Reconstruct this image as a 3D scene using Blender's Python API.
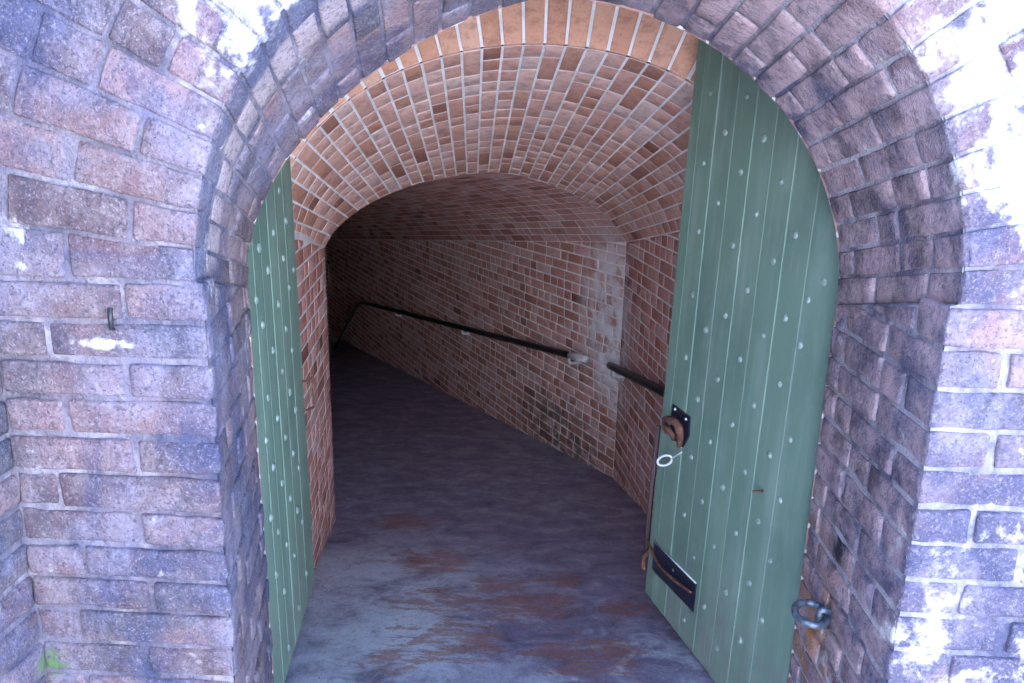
import bpy, math, random
from mathutils import Vector, Matrix, noise as mn
random.seed(7)
for o in list(bpy.data.objects): bpy.data.objects.remove(o)
sc = bpy.context.scene
col = sc.collection
V = Vector

# ------------------------------------------------------------------ camera
CX, CY = 512.0, 341.5
VPY = (553.0, 143.0)          # where lines running straight into the portal meet
VPD = (450.0, 3320.0)         # where plumb lines meet
FPX = math.sqrt(-((VPY[0]-CX)*(VPD[0]-CX)+(VPY[1]-CY)*(VPD[1]-CY)))
_y = V((VPY[0]-CX, -(VPY[1]-CY), -FPX)).normalized()
_z = -V((VPD[0]-CX, -(VPD[1]-CY), -FPX)).normalized()
_x = _y.cross(_z).normalized()
ROT = Matrix((_x, _y, _z))    # world = ROT @ cam
EYE = V((0, 0, 1.65))
cam = bpy.data.cameras.new('camera')
cam.sensor_width = 36.0
cam.lens = FPX/1024*36.0
cam.clip_start = 0.02; cam.clip_end = 2000
camo = bpy.data.objects.new('camera', cam); col.objects.link(camo)
camo.matrix_world = Matrix.Translation(EYE) @ ROT.to_4x4()
sc.camera = camo
def ray(x, y): return ROT @ V((x-CX, -(y-CY), -FPX)).normalized()
def onP(x, y, p0, n):
    d = ray(x, y); return EYE + d*((V(p0)-EYE).dot(n)/d.dot(n))
def onY(x, y, D): return onP(x, y, (0, D, 0), V((0, 1, 0)))
def px(p):
    c = ROT.transposed() @ (V(p)-EYE)
    if c.z > -0.05: return None
    return (CX+FPX*c.x/-c.z, CY-FPX*c.y/-c.z)

# ------------------------------------------------------------------ world, sun, exposure
SUN_EL, SUN_AZ = math.radians(50), math.radians(12)
w = bpy.data.worlds.new('World'); sc.world = w; w.use_nodes = True
wn = w.node_tree.nodes; wl = w.node_tree.links
sky = wn.new('ShaderNodeTexSky'); sky.sky_type = 'NISHITA'; sky.sun_disc = False
sky.ozone_density = 7.0; sky.sun_elevation = SUN_EL; sky.sun_rotation = SUN_AZ
bg = wn['Background']; bg.inputs[1].default_value = 0.15
wl.new(sky.outputs[0], bg.inputs[0])
sd = V((math.sin(SUN_AZ)*math.cos(SUN_EL), math.cos(SUN_AZ)*math.cos(SUN_EL), math.sin(SUN_EL)))
sl = bpy.data.lights.new('sun', 'SUN'); sl.energy = 3.7; sl.angle = math.radians(0.53); sl.color = (1, .95, .86)
so = bpy.data.objects.new('sun', sl); col.objects.link(so)
so.rotation_euler = sd.to_track_quat('Z', 'Y').to_euler(); so.location = (3, 6, 12)
sc.view_settings.view_transform = 'Standard'; sc.view_settings.look = 'None'
sc.view_settings.exposure = 3.85; sc.view_settings.gamma = 1.0
sc.view_settings.use_curve_mapping = False
sc.render.engine = 'CYCLES'; sc.cycles.max_bounces = 12; sc.cycles.diffuse_bounces = 8
sc.render.resolution_x = 1024; sc.render.resolution_y = 683

# ------------------------------------------------------------------ material helpers
class NT:
    def __init__(s, name):
        s.m = bpy.data.materials.new(name); s.m.use_nodes = True
        s.t = s.m.node_tree; s.n = s.t.nodes; s.l = s.t.links
        s.b = s.n['Principled BSDF']
        s.pos = s.n.new('ShaderNodeNewGeometry').outputs['Position']
    def put(s, sock, v):
        if v is None: return
        if isinstance(v, bpy.types.NodeSocket): s.l.new(v, sock)
        elif isinstance(v, (tuple, list)) and len(v) == 3 and sock.type == 'RGBA': sock.default_value = (*v, 1)
        else: sock.default_value = v
    def attr(s, name='bt'):
        a = s.n.new('ShaderNodeAttribute'); a.attribute_name = name
        x = s.n.new('ShaderNodeSeparateXYZ'); s.l.new(a.outputs['Vector'], x.inputs[0]); return x.outputs
    def map(s, scale=(1, 1, 1), rot=(0, 0, 0), loc=(0, 0, 0), src=None):
        k = s.n.new('ShaderNodeMapping'); s.l.new(src or s.pos, k.inputs[0])
        k.inputs[1].default_value = loc; k.inputs[2].default_value = rot; k.inputs[3].default_value = scale; return k.outputs[0]
    def noise(s, scale, detail=4, rough=.55, vec=None, dist=0):
        k = s.n.new('ShaderNodeTexNoise'); s.l.new(vec or s.pos, k.inputs['Vector'])
        k.inputs['Scale'].default_value = scale; k.inputs['Detail'].default_value = detail
        k.inputs['Roughness'].default_value = rough; k.inputs['Distortion'].default_value = dist; return k.outputs['Fac']
    def math(s, op, a, b=None, c=None, clamp=False):
        k = s.n.new('ShaderNodeMath'); k.operation = op; k.use_clamp = clamp
        s.put(k.inputs[0], a); s.put(k.inputs[1], b); s.put(k.inputs[2], c); return k.outputs[0]
    def step(s, x, lo, hi):
        k = s.n.new('ShaderNodeMapRange'); k.interpolation_type = 'SMOOTHSTEP'
        s.put(k.inputs['Value'], x); k.inputs['From Min'].default_value = lo; k.inputs['From Max'].default_value = hi
        return k.outputs[0]
    def mix(s, f, a, b, mode='MIX'):
        k = s.n.new('ShaderNodeMix'); k.data_type = 'RGBA'; k.blend_type = mode
        s.put(k.inputs[0], f); s.put(k.inputs[6], a); s.put(k.inputs[7], b); return k.outputs[2]
    def ramp(s, f, stops):
        k = s.n.new('ShaderNodeValToRGB'); s.l.new(f, k.inputs[0]); e = k.color_ramp.elements
        while len(e) < len(stops): e.new(.5)
        for i, (p, c) in enumerate(stops): e[i].position = p; e[i].color = (*c, 1)
        return k.outputs[0]
    def blob(s, c, r, inv=(1, 1, 1)):          # 1 inside a soft ball round a point
        k = s.n.new('ShaderNodeVectorMath'); k.operation = 'DISTANCE'
        s.l.new(s.map(scale=inv), k.inputs[0]); k.inputs[1].default_value = [a*b for a, b in zip(c, inv)]
        m = s.n.new('ShaderNodeMapRange'); m.interpolation_type = 'SMOOTHSTEP'
        s.l.new(k.outputs['Value'], m.inputs['Value']); m.inputs['From Min'].default_value = r; m.inputs['From Max'].default_value = r*.25
        return m.outputs[0]
    def bump(s, *hs):
        prev = None
        for h, st, d in hs:
            k = s.n.new('ShaderNodeBump'); s.l.new(h, k.inputs['Height'])
            k.inputs['Strength'].default_value = st; k.inputs['Distance'].default_value = d
            if prev: s.l.new(prev, k.inputs['Normal'])
            prev = k.outputs[0]
        s.l.new(prev, s.b.inputs['Normal'])
    def done(s, color, rough=.9, metal=0, spec=.3):
        s.put(s.b.inputs['Base Color'], color); s.put(s.b.inputs['Roughness'], rough)
        s.put(s.b.inputs['Metallic'], metal); s.put(s.b.inputs['Specular IOR Level'], spec); return s.m

def lime_mask(t):
    """whitewash remains and lime leached out of the joints: a crust with its own ragged outline"""
    n1 = t.noise(7, 6, .68, dist=.4); n2 = t.noise(28, 5, .6)
    big = t.math('ADD', t.math('MULTIPLY', t.blob((.90, 1.20, 1.80), .60, (1, 2.2, 1)), .31), t.math('MULTIPLY', t.blob((-.46, 1.24, 1.93), .36, (1, 2.2, 1)), .33))
    big = t.math('ADD', big, t.math('MULTIPLY', t.blob((.86, 1.25, .75), .50, (1, 2.2, 1)), .14))
    big = t.math('ADD', big, t.math('MULTIPLY', t.blob((-.795, 1.3, 1.285), .10, (1, 1, 5.5)), .19))
    big = t.math('ADD', big, t.math('MULTIPLY', t.blob((.67, 1.58, .56), .13, (1, 1.3, .7)), .22))
    f = t.math('ADD', t.math('ADD', n1, big), t.math('MULTIPLY', t.math('SUBTRACT', n2, .5), .50))
    return t.math('MULTIPLY', t.step(f, .64, .82), .92)
def crust(t, base):
    """dark and pale weathering crust that runs over bricks and joints alike"""
    k = t.noise(3.4, 6, .66, vec=t.map((1, 1, .7), loc=(1.7, 0, .3)), dist=.5)
    k = t.math('ADD', k, t.math('MULTIPLY', t.blob((.86, 1.25, .85), .60), .16))
    base = t.mix(t.math('MULTIPLY', t.step(k, .45, .62), .80), base, (.052, .062, .13))
    p = t.noise(4.6, 6, .68, vec=t.map((1.2, 1, .8), loc=(7.1, 2, 4)), dist=.3)
    base = t.mix(t.math('MULTIPLY', t.step(p, .47, .70), .6), base, (.25, .225, .295))
    f = t.noise(60, 5, .7, vec=t.map(loc=(2, 8, 3))); base = t.mix(t.math('MULTIPLY', t.step(f, .52, .78), .36), base, (.33, .30, .35))
    return base
def mat_portal_brick():
    t = NT('weathered_brick'); r = t.attr()
    base = t.ramp(r[0], [(0, (.065, .045, .056)), (.25, (.120, .074, .084)), (.65, (.190, .117, .126)), (1, (.26, .170, .18))])
    cl = t.noise(14, 6, .62); base = t.mix(t.step(cl, .35, .75), base, t.mix(.5, base, (.34, .28, .28)))
    dn = t.noise(5.5, 6, .62, vec=t.map((1, 1, .55)))
    dark = t.step(t.math('ADD', dn, t.math('MULTIPLY', t.math('SUBTRACT', r[1], .5), .22)), .47, .68)
    base = t.mix(t.math('MULTIPLY', dark, .80), base, (.055, .060, .085))
    base = crust(t, base)
    xyz = t.n.new('ShaderNodeSeparateXYZ'); t.l.new(t.pos, xyz.inputs[0])
    yw = t.math('ADD', xyz.outputs[1], t.math('MULTIPLY', t.math('SUBTRACT', t.noise(14, 5), .5), .05))
    reg = t.math('MULTIPLY', t.step(t.math('MULTIPLY', xyz.outputs[0], -1), .22, .36), t.step(xyz.outputs[2], 1.38, 1.43))
    band = t.math('MULTIPLY', t.step(yw, 1.300, 1.312), t.math('SUBTRACT', 1, t.step(yw, 1.365, 1.395)))
    base = t.mix(t.math('MULTIPLY', t.math('MULTIPLY', band, reg), .6), base, (.10, .11, .17))
    band2 = t.math('MULTIPLY', t.step(yw, 1.375, 1.40), t.math('SUBTRACT', 1, t.step(yw, 1.46, 1.50)))
    base = t.mix(t.math('MULTIPLY', t.math('MULTIPLY', band2, reg), .6), base, (.46, .37, .37))
    gr = t.noise(210, 2, .6); base = t.mix(t.math('MULTIPLY', t.step(gr, .54, .70), .42), base, (.33, .29, .33))
    gr2 = t.noise(170, 3, .6, vec=t.map(loc=(4, 4, 9))); base = t.mix(t.math('MULTIPLY', t.step(gr2, .54, .70), .75), base, (.045, .042, .060))
    sp = t.noise(75, 4, .65); base = t.mix(t.math('MULTIPLY', t.step(sp, .55, .76), .38), base, (.36, .32, .36))
    sr = t.math('MULTIPLY', t.math('MULTIPLY', t.step(xyz.outputs[0], .05, .35), t.step(yw, 1.29, 1.34)), t.step(t.noise(9, 6, .65), .36, .62)); base = t.mix(t.math('MULTIPLY', sr, .78), base, (.47, .34, .345))  # right soffit and jamb: extra light painted in as paler brick colour
    sp2 = t.noise(70, 3, .6, vec=t.map(loc=(5, 3, 1))); base = t.mix(t.math('MULTIPLY', t.step(sp2, .50, .76), .6), base, (.05, .05, .062))
    base = t.mix(t.math('MULTIPLY', t.math('MULTIPLY', t.blob((.67, 1.72, .42), .42, (1, 1, .8)), t.step(t.noise(11, 5), .46, .62)), .75), base, (.36, .19, .11))
    base = t.mix(t.math('MULTIPLY', t.blob((.67, 1.67, .51), .07, (1, 1.4, .8)), t.step(t.noise(30, 4), .36, .55)), base, (.45, .20, .07))
    base = t.mix(t.math('MULTIPLY', t.blob((.67, 1.60, .80), .10, (1, 1.5, .8)), t.step(t.noise(25, 4), .40, .55)), base, (.03, .028, .035))  # near-black patch paints the shaded gap of a broken brick
    moss = t.math('MULTIPLY', t.blob((-.975, 1.3, .61), .045), t.step(t.noise(60, 3), .4, .55)); base = t.mix(moss, base, (.12, .21, .085))
    base = t.mix(lime_mask(t), base, t.ramp(t.noise(45, 5, .65), [(.35, (.44, .42, .44)), (.6, (.70, .68, .66))]))
    t.bump((t.noise(22, 6, .65), .75, .014), (t.noise(120, 4, .65), .8, .006), (t.noise(330, 3, .6), .7, .0025))
    return t.done(base, .92, spec=.2)
def mat_portal_mortar():
    t = NT('old_lime_mortar')
    n = t.noise(9, 6, .65)
    base = t.ramp(n, [(.35, (.10, .092, .12)), (.55, (.19, .165, .195)), (.74, (.42, .40, .43))])
    x = t.n.new('ShaderNodeSeparateXYZ'); t.l.new(t.pos, x.inputs[0])
    base = t.mix(t.math('MULTIPLY', t.math('MULTIPLY', t.step(x.outputs[0], .3, .66), t.math('ADD', .42, t.math('MULTIPLY', t.step(x.outputs[1], 1.302, 1.33), .40))), t.step(t.noise(7, 6, .65), .38, .58)), crust(t, base), (.44, .42, .45))
    base = t.mix(lime_mask(t), base, t.ramp(t.noise(45, 5, .65), [(.35, (.46, .44, .46)), (.6, (.72, .70, .68))]))
    t.bump((t.noise(40, 6, .65), .8, .012), (t.noise(160, 3, .6), .6, .004))
    return t.done(base, .95, spec=.15)
def mat_tunnel_brick(name, stops, eff=0.0, smooth=False):
    t = NT(name); r = t.attr()
    base = t.ramp(r[0], stops)
    cl = t.noise(26, 5, .6, vec=t.map((1, 1, 1.6))); base = t.mix(t.math('MULTIPLY', t.step(cl, .42, .72), .45), base, (.20, .10, .085))
    sp = t.noise(120, 3, .6); base = t.mix(t.math('MULTIPLY', t.step(sp, .58, .72), .4), base, (.12, .08, .07))
    sp2 = t.noise(55, 4, .6, vec=t.map(loc=(3, 1, 9))); base = t.mix(t.math('MULTIPLY', t.step(sp2, .55, .75), .35), base, (.55, .45, .40))
    if eff:
        e = t.math('MULTIPLY', t.math('ADD', t.blob((.38, 4.88, .62), .62, (1.7, 1.25, .8)), t.math('MULTIPLY', t.blob((.42, 4.75, .2), .35, (2, 1, .7)), .6)), t.step(t.noise(9, 6, .65), .32, .58))
        base = t.mix(t.math('MULTIPLY', e, eff), base, (.74, .72, .76))
        m = t.math('MULTIPLY', t.blob((0.1, 5.4, -.45), 1.0, (1, 1, 2.4)), t.step(t.noise(14, 6, .65), .42, .58))
        base = t.mix(t.math('MULTIPLY', m, .75), base, (.06, .07, .045))
        o = t.math('MULTIPLY', t.blob((.44, 4.80, -.12), .35, (2, 1.4, 1)), t.step(t.noise(10, 4, .6), .45, .6))
        base = t.mix(t.math('MULTIPLY', o, .7), base, (.42, .17, .06))
    t.bump((t.noise(60 if not smooth else 25, 5, .6), .5, .006), (t.noise(220, 3, .6), .5, .002))
    return t.done(base, .88, spec=.25)
def mat_tunnel_mortar(eff=0):
    t = NT('pale_pointing')
    n = t.noise(12, 6, .6)
    base = t.ramp(n, [(.3, (.62, .59, .60)), (.6, (.82, .79, .79))])
    m = t.math('MULTIPLY', t.blob((0.1, 5.4, -.45), 1.0, (1, 1, 2.4)), t.step(t.noise(14, 6, .65), .45, .62))
    base = t.mix(t.math('MULTIPLY', m, .6), base, (.10, .11, .07))
    t.bump((t.noise(90, 5, .6), .6, .005))
    return t.done(base, .93, spec=.2)
SLX = .185
def mat_floor():
    t = NT('damp_stained_concrete')
    az = math.radians(8.5)
    st = t.noise(6, 6, .72, vec=t.map((1, 1.35, 1), rot=(0, 0, math.radians(-14))), dist=.5)
    base = t.ramp(st, [(.30, (.13, .115, .18)), (.5, (.27, .24, .34)), (.68, (.44, .41, .51))])
    big = t.noise(2.2, 6, .6)
    pale = t.math('MULTIPLY', t.blob((-.72, 2.45, -.1), 1.0, (1.15, .68, 1)), t.step(t.math('ADD', t.math('MULTIPLY', big, .7), t.math('MULTIPLY', st, .5)), .44, .66))
    pale2 = t.math('MULTIPLY', t.blob((.35, 2.1, 0), .6), t.step(t.math('ADD', big, st), .98, 1.2))
    base = t.mix(t.math('MULTIPLY', t.math('MAXIMUM', pale, pale2), .9), base, (.60, .65, .72))
    rn = t.noise(11, 6, .7, vec=t.map((.8, 1.9, 1), loc=(2.3, .7, 0)), dist=.4)
    rb = None
    for x_, y_, r_ in ((400, 521, .16), (432, 560, .20), (440, 600, .18), (530, 606, .20), (590, 655, .20), (450, 640, .2), (500, 585, .12), (400, 660, .12), (620, 610, .12), (560, 580, .1)):
        pz = onP(x_, y_, (0, 2, 0), V((SLX*-.148, SLX*.989, 1))); q_ = t.blob(tuple(pz), r_*1.15, (.62, .85, 0.3)); rb = q_ if rb is None else t.math('MAXIMUM', rb, q_)
    red = t.step(t.math('ADD', t.math('MULTIPLY', rn, 1.05), t.math('MULTIPLY', rb, .22)), .66, .75)
    base = t.mix(t.math('MULTIPLY', red, .62), base, (.34, .135, .085))
    vs = t.noise(160, 2, .5); base = t.mix(t.math('MULTIPLY', t.step(vs, .68, .74), .6), base, (.5, .5, .5))
    g1 = t.noise(130, 4, .65, vec=t.map(loc=(1, 5, 2))); base = t.mix(t.math('MULTIPLY', t.step(g1, .50, .68), .55), base, t.mix(.65, base, (.03, .025, .035)))
    g2 = t.noise(34, 5, .65, vec=t.map(loc=(6, 1, 2))); base = t.mix(t.math('MULTIPLY', t.step(g2, .50, .70), .45), base, t.mix(.6, base, (.05, .04, .055)))
    ro = t.n.new('ShaderNodeMapRange'); t.l.new(big, ro.inputs[0]); ro.inputs[3].default_value = .38; ro.inputs[4].default_value = .72
    t.bump((st, .25, .010), (t.noise(110, 5, .65), .45, .003))
    return t.done(base, ro.outputs[0], spec=.45)
def mat_ground():
    t = NT('sandy_pavement')
    n = t.noise(1.2, 6, .6); base = t.ramp(n, [(.3, (.56, .585, .63)), (.7, (.68, .70, .74))])
    t.bump((t.noise(30, 6, .6), .5, .01)); return t.done(base, .95)
def mat_grass():
    t = NT('rampart_turf'); n = t.noise(3, 6, .6)
    return t.done(t.ramp(n, [(.3, (.05, .08, .03)), (.7, (.12, .15, .06))]), .95)
def mat_far_brick():
    t = NT('far_brick_face'); k = t.n.new('ShaderNodeTexBrick')
    t.l.new(t.map((1, 1, 1), rot=(math.radians(90), 0, 0)), k.inputs['Vector'])
    for i, v in (('Scale', 1), ('Mortar Size', .006), ('Brick Width', .22), ('Row Height', .073)): k.inputs[i].default_value = v
    k.inputs['Color1'].default_value = (.30, .18, .16, 1); k.inputs['Color2'].default_value = (.20, .13, .13, 1); k.inputs['Mortar'].default_value = (.5, .47, .45, 1)
    return t.done(k.outputs[0], .93)
def mat_green():
    t = NT('green_door_paint'); r = t.attr()
    base = t.ramp(r[0], [(0, (.122, .208, .162)), (1, (.160, .25, .192))])
    st = t.noise(5, 6, .6, vec=t.map((3, 3, .35))); base = t.mix(t.math('MULTIPLY', t.step(st, .42, .72), .6), base, (.235, .33, .28))
    d = t.noise(3, 6, .6); base = t.mix(t.math('MULTIPLY', t.step(d, .46, .72), .55), base, (.08, .15, .125))
    zz = t.n.new('ShaderNodeSeparateXYZ'); t.l.new(t.pos, zz.inputs[0])
    low = t.math('MULTIPLY', t.math('SUBTRACT', 1, t.step(zz.outputs[2], .05, .45)), t.step(t.noise(12, 6, .65), .4, .65)); base = t.mix(t.math('MULTIPLY', low, .6), base, (.20, .19, .185))
    dr = t.noise(26, 5, .6, vec=t.map((2.2, 2.2, .16), loc=(3, 3, 3))); base = t.mix(t.math('MULTIPLY', t.step(dr, .56, .70), .35), base, (.26, .30, .27))
    f = t.noise(70, 4, .6, vec=t.map((1, 1, .4))); base = t.mix(t.math('MULTIPLY', t.step(f, .66, .74), .5), base, (.25, .33, .30))
    t.bump((t.noise(30, 5, .6, vec=t.map((1, 1, .12))), .15, .004), (t.noise(140, 3), .12, .002))
    return t.done(base, .52, spec=.4)
def mat_seam():
    t = NT('chalky_green_seam'); n = t.noise(20, 4, .6)
    return t.done(t.ramp(n, [(.3, (.40, .50, .46)), (.7, (.60, .68, .63))]), .8)
def mat_stud():
    t = NT('worn_painted_iron_stud'); n = t.noise(90, 4, .6)
    return t.done(t.ramp(n, [(.35, (.13, .20, .165)), (.6, (.27, .34, .31))]), .4, spec=.6)
def mat_rust():
    t = NT('rusty_iron'); n = t.noise(45, 6, .65)
    t.bump((t.noise(120, 5, .65), .8, .004))
    return t.done(t.ramp(n, [(.3, (.055, .028, .026)), (.55, (.15, .065, .045)), (.75, (.30, .14, .085))]), .85)
def mat_iron(name='black_painted_iron', c=(.016, .017, .022), r=.38):
    t = NT(name); n = t.noise(40, 5, .6)
    t.bump((t.noise(120, 4), .25, .002))
    return t.done(t.mix(t.math('MULTIPLY', t.step(n, .55, .75), .35), c, (.10, .08, .075)), r, spec=.5)
def mat_steel():
    t = NT('galvanised_steel'); n = t.noise(60, 4)
    return t.done(t.ramp(n, [(.3, (.50, .52, .55)), (.7, (.72, .74, .77))]), .4, metal=.25)
def mat_bluesteel():
    t = NT('weathered_blue_iron'); n = t.noise(70, 5, .6)
    t.bump((t.noise(160, 4), .4, .002))
    return t.done(t.ramp(n, [(.35, (.06, .08, .11)), (.6, (.17, .21, .26)), (.75, (.20, .11, .07))]), .42, metal=.5)

M = dict(pb=mat_portal_brick(), pm=mat_portal_mortar(),
         vb=mat_tunnel_brick('vault_brick', [(0, (.26, .105, .075)), (.05, (.46, .225, .155)), (.5, (.60, .34, .27)), (.85, (.67, .42, .35)), (1, (.62, .45, .40))]),
         ob=mat_tunnel_brick('clean_orange_brick', [(0, (.54, .265, .175)), (.6, (.65, .345, .24)), (1, (.66, .41, .31))], smooth=True),
         tb=mat_tunnel_brick('tunnel_brick', [(0, (.20, .085, .07)), (.05, (.42, .18, .135)), (.5, (.54, .285, .245)), (.85, (.62, .36, .32)), (1, (.60, .41, .39))], eff=.9),
         tm=mat_tunnel_mortar(), fl=mat_floor(), gr=mat_ground(), tf=mat_grass(), fb=mat_far_brick(), gd=mat_green(), seam=mat_seam(),
         stud=mat_stud(), rust=mat_rust(), oldrust=mat_iron('dull_brown_iron', (.075, .045, .05), .8), iron=mat_iron(), steel=mat_steel(), blue=mat_bluesteel(), navy=mat_iron('tarred_iron_plate', (.012, .014, .03), .3))

# ------------------------------------------------------------------ object helpers
WL = {}
def place(o, loc, parent):
    pl = WL[parent.name] if parent else V((0, 0, 0))
    o.parent = parent; o.location = V(loc)-pl; col.objects.link(o); WL[o.name] = V(loc); return o
def obj(name, verts, faces, mat, parent=None, tint=None, smooth=True, origin=None):
    if origin is None:
        n = len(verts); origin = V((sum(v[0] for v in verts)/n, sum(v[1] for v in verts)/n, sum(v[2] for v in verts)/n))
    me = bpy.data.meshes.new(name)
    me.from_pydata([(v[0]-origin[0], v[1]-origin[1], v[2]-origin[2]) for v in verts], [], faces)
    me.materials.append(mat)
    if smooth: me.polygons.foreach_set('use_smooth', [True]*len(me.polygons))
    if tint is not None:
        a = me.attributes.new('bt', 'FLOAT_VECTOR', 'POINT')
        fl = [c for t in tint for c in t] if isinstance(tint, list) else list(tint)*len(verts)
        a.data.foreach_set('vector', fl)
    me.update()
    o = bpy.data.objects.new(name, me); return place(o, origin, parent)
def empty(name, loc):
    o = bpy.data.objects.new(name, None); o.empty_display_size = .1; return place(o, loc, None)
def tag(o, label, cat, group=None):
    o['label'] = label; o['category'] = cat
    if group: o['group'] = group
    return o
def struct(o): o['kind'] = 'structure'; return o

def axis_grid(h, r, n):
    if n <= 1: return [-h, h]
    if n == 2: return [-h, 0, h]
    k = n-2
    return [-h]+[-(h-r)+2*(h-r)*i/k for i in range(k+1)]+[h]
def rbox(mp, u, v, wd, seg=(3, 3, 1), r=.004, amp=.001, seed=0, clip=None, back=False):
    """rounded, slightly uneven block in the curved (u,v,w) space of mp; returns verts, faces"""
    hs = [(u[1]-u[0])/2, (v[1]-v[0])/2, (wd[1]-wd[0])/2]; cs = [(u[1]+u[0])/2, (v[1]+v[0])/2, (wd[1]+wd[0])/2]
    r = min(r, .45*min(hs[0], hs[1])); rr = [r, r, min(r, hs[2]*.9)]
    g = [axis_grid(hs[i], rr[i], seg[i]) for i in range(3)]
    idx = {}; verts = []; faces = []
    def vert(i, j, k):
        key = (i, j, k)
        if key in idx: return idx[key]
        p = [g[0][i], g[1][j], g[2][k]]
        q = [max(-(hs[a]-rr[a]), min(hs[a]-rr[a], p[a])) for a in range(3)]
        d = V([p[a]-q[a] for a in range(3)])
        L = d.length
        if L > r and L > 0: d = d*(r/L)
        p = [q[a]+d[a]+cs[a] for a in range(3)]
        if amp:
            s = V((p[0]*22+seed*7.3, p[1]*22, p[2]*22+seed*1.7))
            nv = mn.noise_vector(s)
            p = [p[0]+nv.x*amp*1.3, p[1]+nv.y*amp*1.3, p[2]+nv.z*amp*1.2]
        if clip:
            lim = clip(p[0]); p[1] = min(p[1], lim)
        idx[key] = len(verts); verts.append(mp(*p)); return idx[key]
    n = [len(a)-1 for a in g]
    def quad(a, b, c, d): faces.append((a, b, c, d))
    for i in range(n[0]):
        for j in range(n[1]):
            quad(vert(i, j, n[2]), vert(i+1, j, n[2]), vert(i+1, j+1, n[2]), vert(i, j+1, n[2]))
            if back: quad(vert(i, j+1, 0), vert(i+1, j+1, 0), vert(i+1, j, 0), vert(i, j, 0))
    for k in range(n[2]):
        for i in range(n[0]):
            quad(vert(i, 0, k), vert(i+1, 0, k), vert(i+1, 0, k+1), vert(i, 0, k+1))
            quad(vert(i+1, n[1], k), vert(i, n[1], k), vert(i, n[1], k+1), vert(i+1, n[1], k+1))
        for j in range(n[1]):
            quad(vert(0, j+1, k), vert(0, j, k), vert(0, j, k+1), vert(0, j+1, k+1))
            quad(vert(n[0], j, k), vert(n[0], j+1, k), vert(n[0], j+1, k+1), vert(n[0], j, k+1))
    # orientation
    e = 1e-3
    o0 = V(mp(*cs)); du = V(mp(cs[0]+e, cs[1], cs[2]))-o0; dv = V(mp(cs[0], cs[1]+e, cs[2]))-o0; dw = V(mp(cs[0], cs[1], cs[2]+e))-o0
    if du.cross(dv).dot(dw) < 0: faces = [f[::-1] for f in faces]
    return verts, faces

class Pieces:
    """collects blocks; the largest in the photograph become objects, the rest one joined mesh"""
    def __init__(s, smooth=True): s.l = []; s.sm = smooth
    def add(s, vf, mat, tint, name='brick'):
        verts, faces = vf
        xs = [px(v) for v in verts[::3]]
        area = 0
        if all(xs):
            x0, x1 = min(p[0] for p in xs), max(p[0] for p in xs); y0, y1 = min(p[1] for p in xs), max(p[1] for p in xs)
            if x1 > -10 and x0 < 1034 and y1 > -10 and y0 < 693: area = (x1-x0)*(y1-y0)
        s.l.append((area, len(s.l), verts, faces, mat, tint, name))
    def build(s, parent, limit=300, minarea=45):
        s.l.sort(key=lambda a: (-a[0], a[1])); rest = {}
        for i, (a, _, v, f, m, t, nm) in enumerate(s.l):
            if i < limit and a >= minarea: obj(nm, v, f, m, parent, tint=t, smooth=s.sm)
            else: rest.setdefault(m.name, []).append((v, f, m, t))
        for k, L in rest.items():
            V_, F_, T_ = [], [], []
            for v, f, m, t in L:
                b = len(V_); V_ += v; F_ += [tuple(i+b for i in q) for q in f]; T_ += [t]*len(v)
            o = obj('brickwork', V_, F_, L[0][2], parent, tint=T_, smooth=s.sm); o['kind'] = 'stuff'
def tint(): return (random.random(), random.random(), random.random())
def cuts(L, first, sizes, jit=.01):
    """brick ends along a course of length L"""
    out = [0.0]; x = first*(1+random.uniform(-.04, .04)); i = 0
    while x < L-.05:
        out.append(x); x += sizes[i % len(sizes)]+random.uniform(-jit, jit); i += 1
    out.append(L); return out
def grid_mesh(fn, nu, nv):
    v = [fn(i/nu, j/nv) for j in range(nv+1) for i in range(nu+1)]
    f = [(j*(nu+1)+i, j*(nu+1)+i+1, (j+1)*(nu+1)+i+1, (j+1)*(nu+1)+i) for j in range(nv) for i in range(nu)]
    return v, f
def tube(path, r, n=10, caps=True):
    path = [V(p) for p in path]; verts, faces = [], []
    rs = r if isinstance(r, list) else [r]*len(path); prev = None
    for i, p in enumerate(path):
        t = (path[min(i+1, len(path)-1)]-path[max(i-1, 0)]).normalized()
        a = prev if prev else (V((0, 0, 1)) if abs(t.z) < .9 else V((1, 0, 0)))
        a = (a-t*a.dot(t)).normalized(); b = t.cross(a); prev = a
        for k in range(n):
            q = 2*math.pi*k/n; verts.append(p+(a*math.cos(q)+b*math.sin(q))*rs[i])
    for i in range(len(path)-1):
        for k in range(n):
            faces.append((i*n+k, i*n+(k+1) % n, (i+1)*n+(k+1) % n, (i+1)*n+k))
    if caps: faces.append(tuple(range(n))[::-1]); faces.append(tuple((len(path)-1)*n+k for k in range(n)))
    return verts, faces
def join(*vfs):
    Vt, Ft = [], []
    for v, f in vfs:
        b = len(Vt); Vt += list(v); Ft += [tuple(i+b for i in q) for q in f]
    return Vt, Ft
def smoothpath(pts, n=8):
    pts = [V(p) for p in pts]; out = []
    for i in range(len(pts)-1):
        p0, p1, p2, p3 = pts[max(i-1, 0)], pts[i], pts[i+1], pts[min(i+2, len(pts)-1)]
        for k in range(n):
            t = k/n
            out.append(.5*((2*p1)+(p2-p0)*t+(2*p0-5*p1+4*p2-p3)*t*t+(3*p1-p0-3*p2+p3)*t**3))
    out.append(pts[-1]); return out

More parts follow.
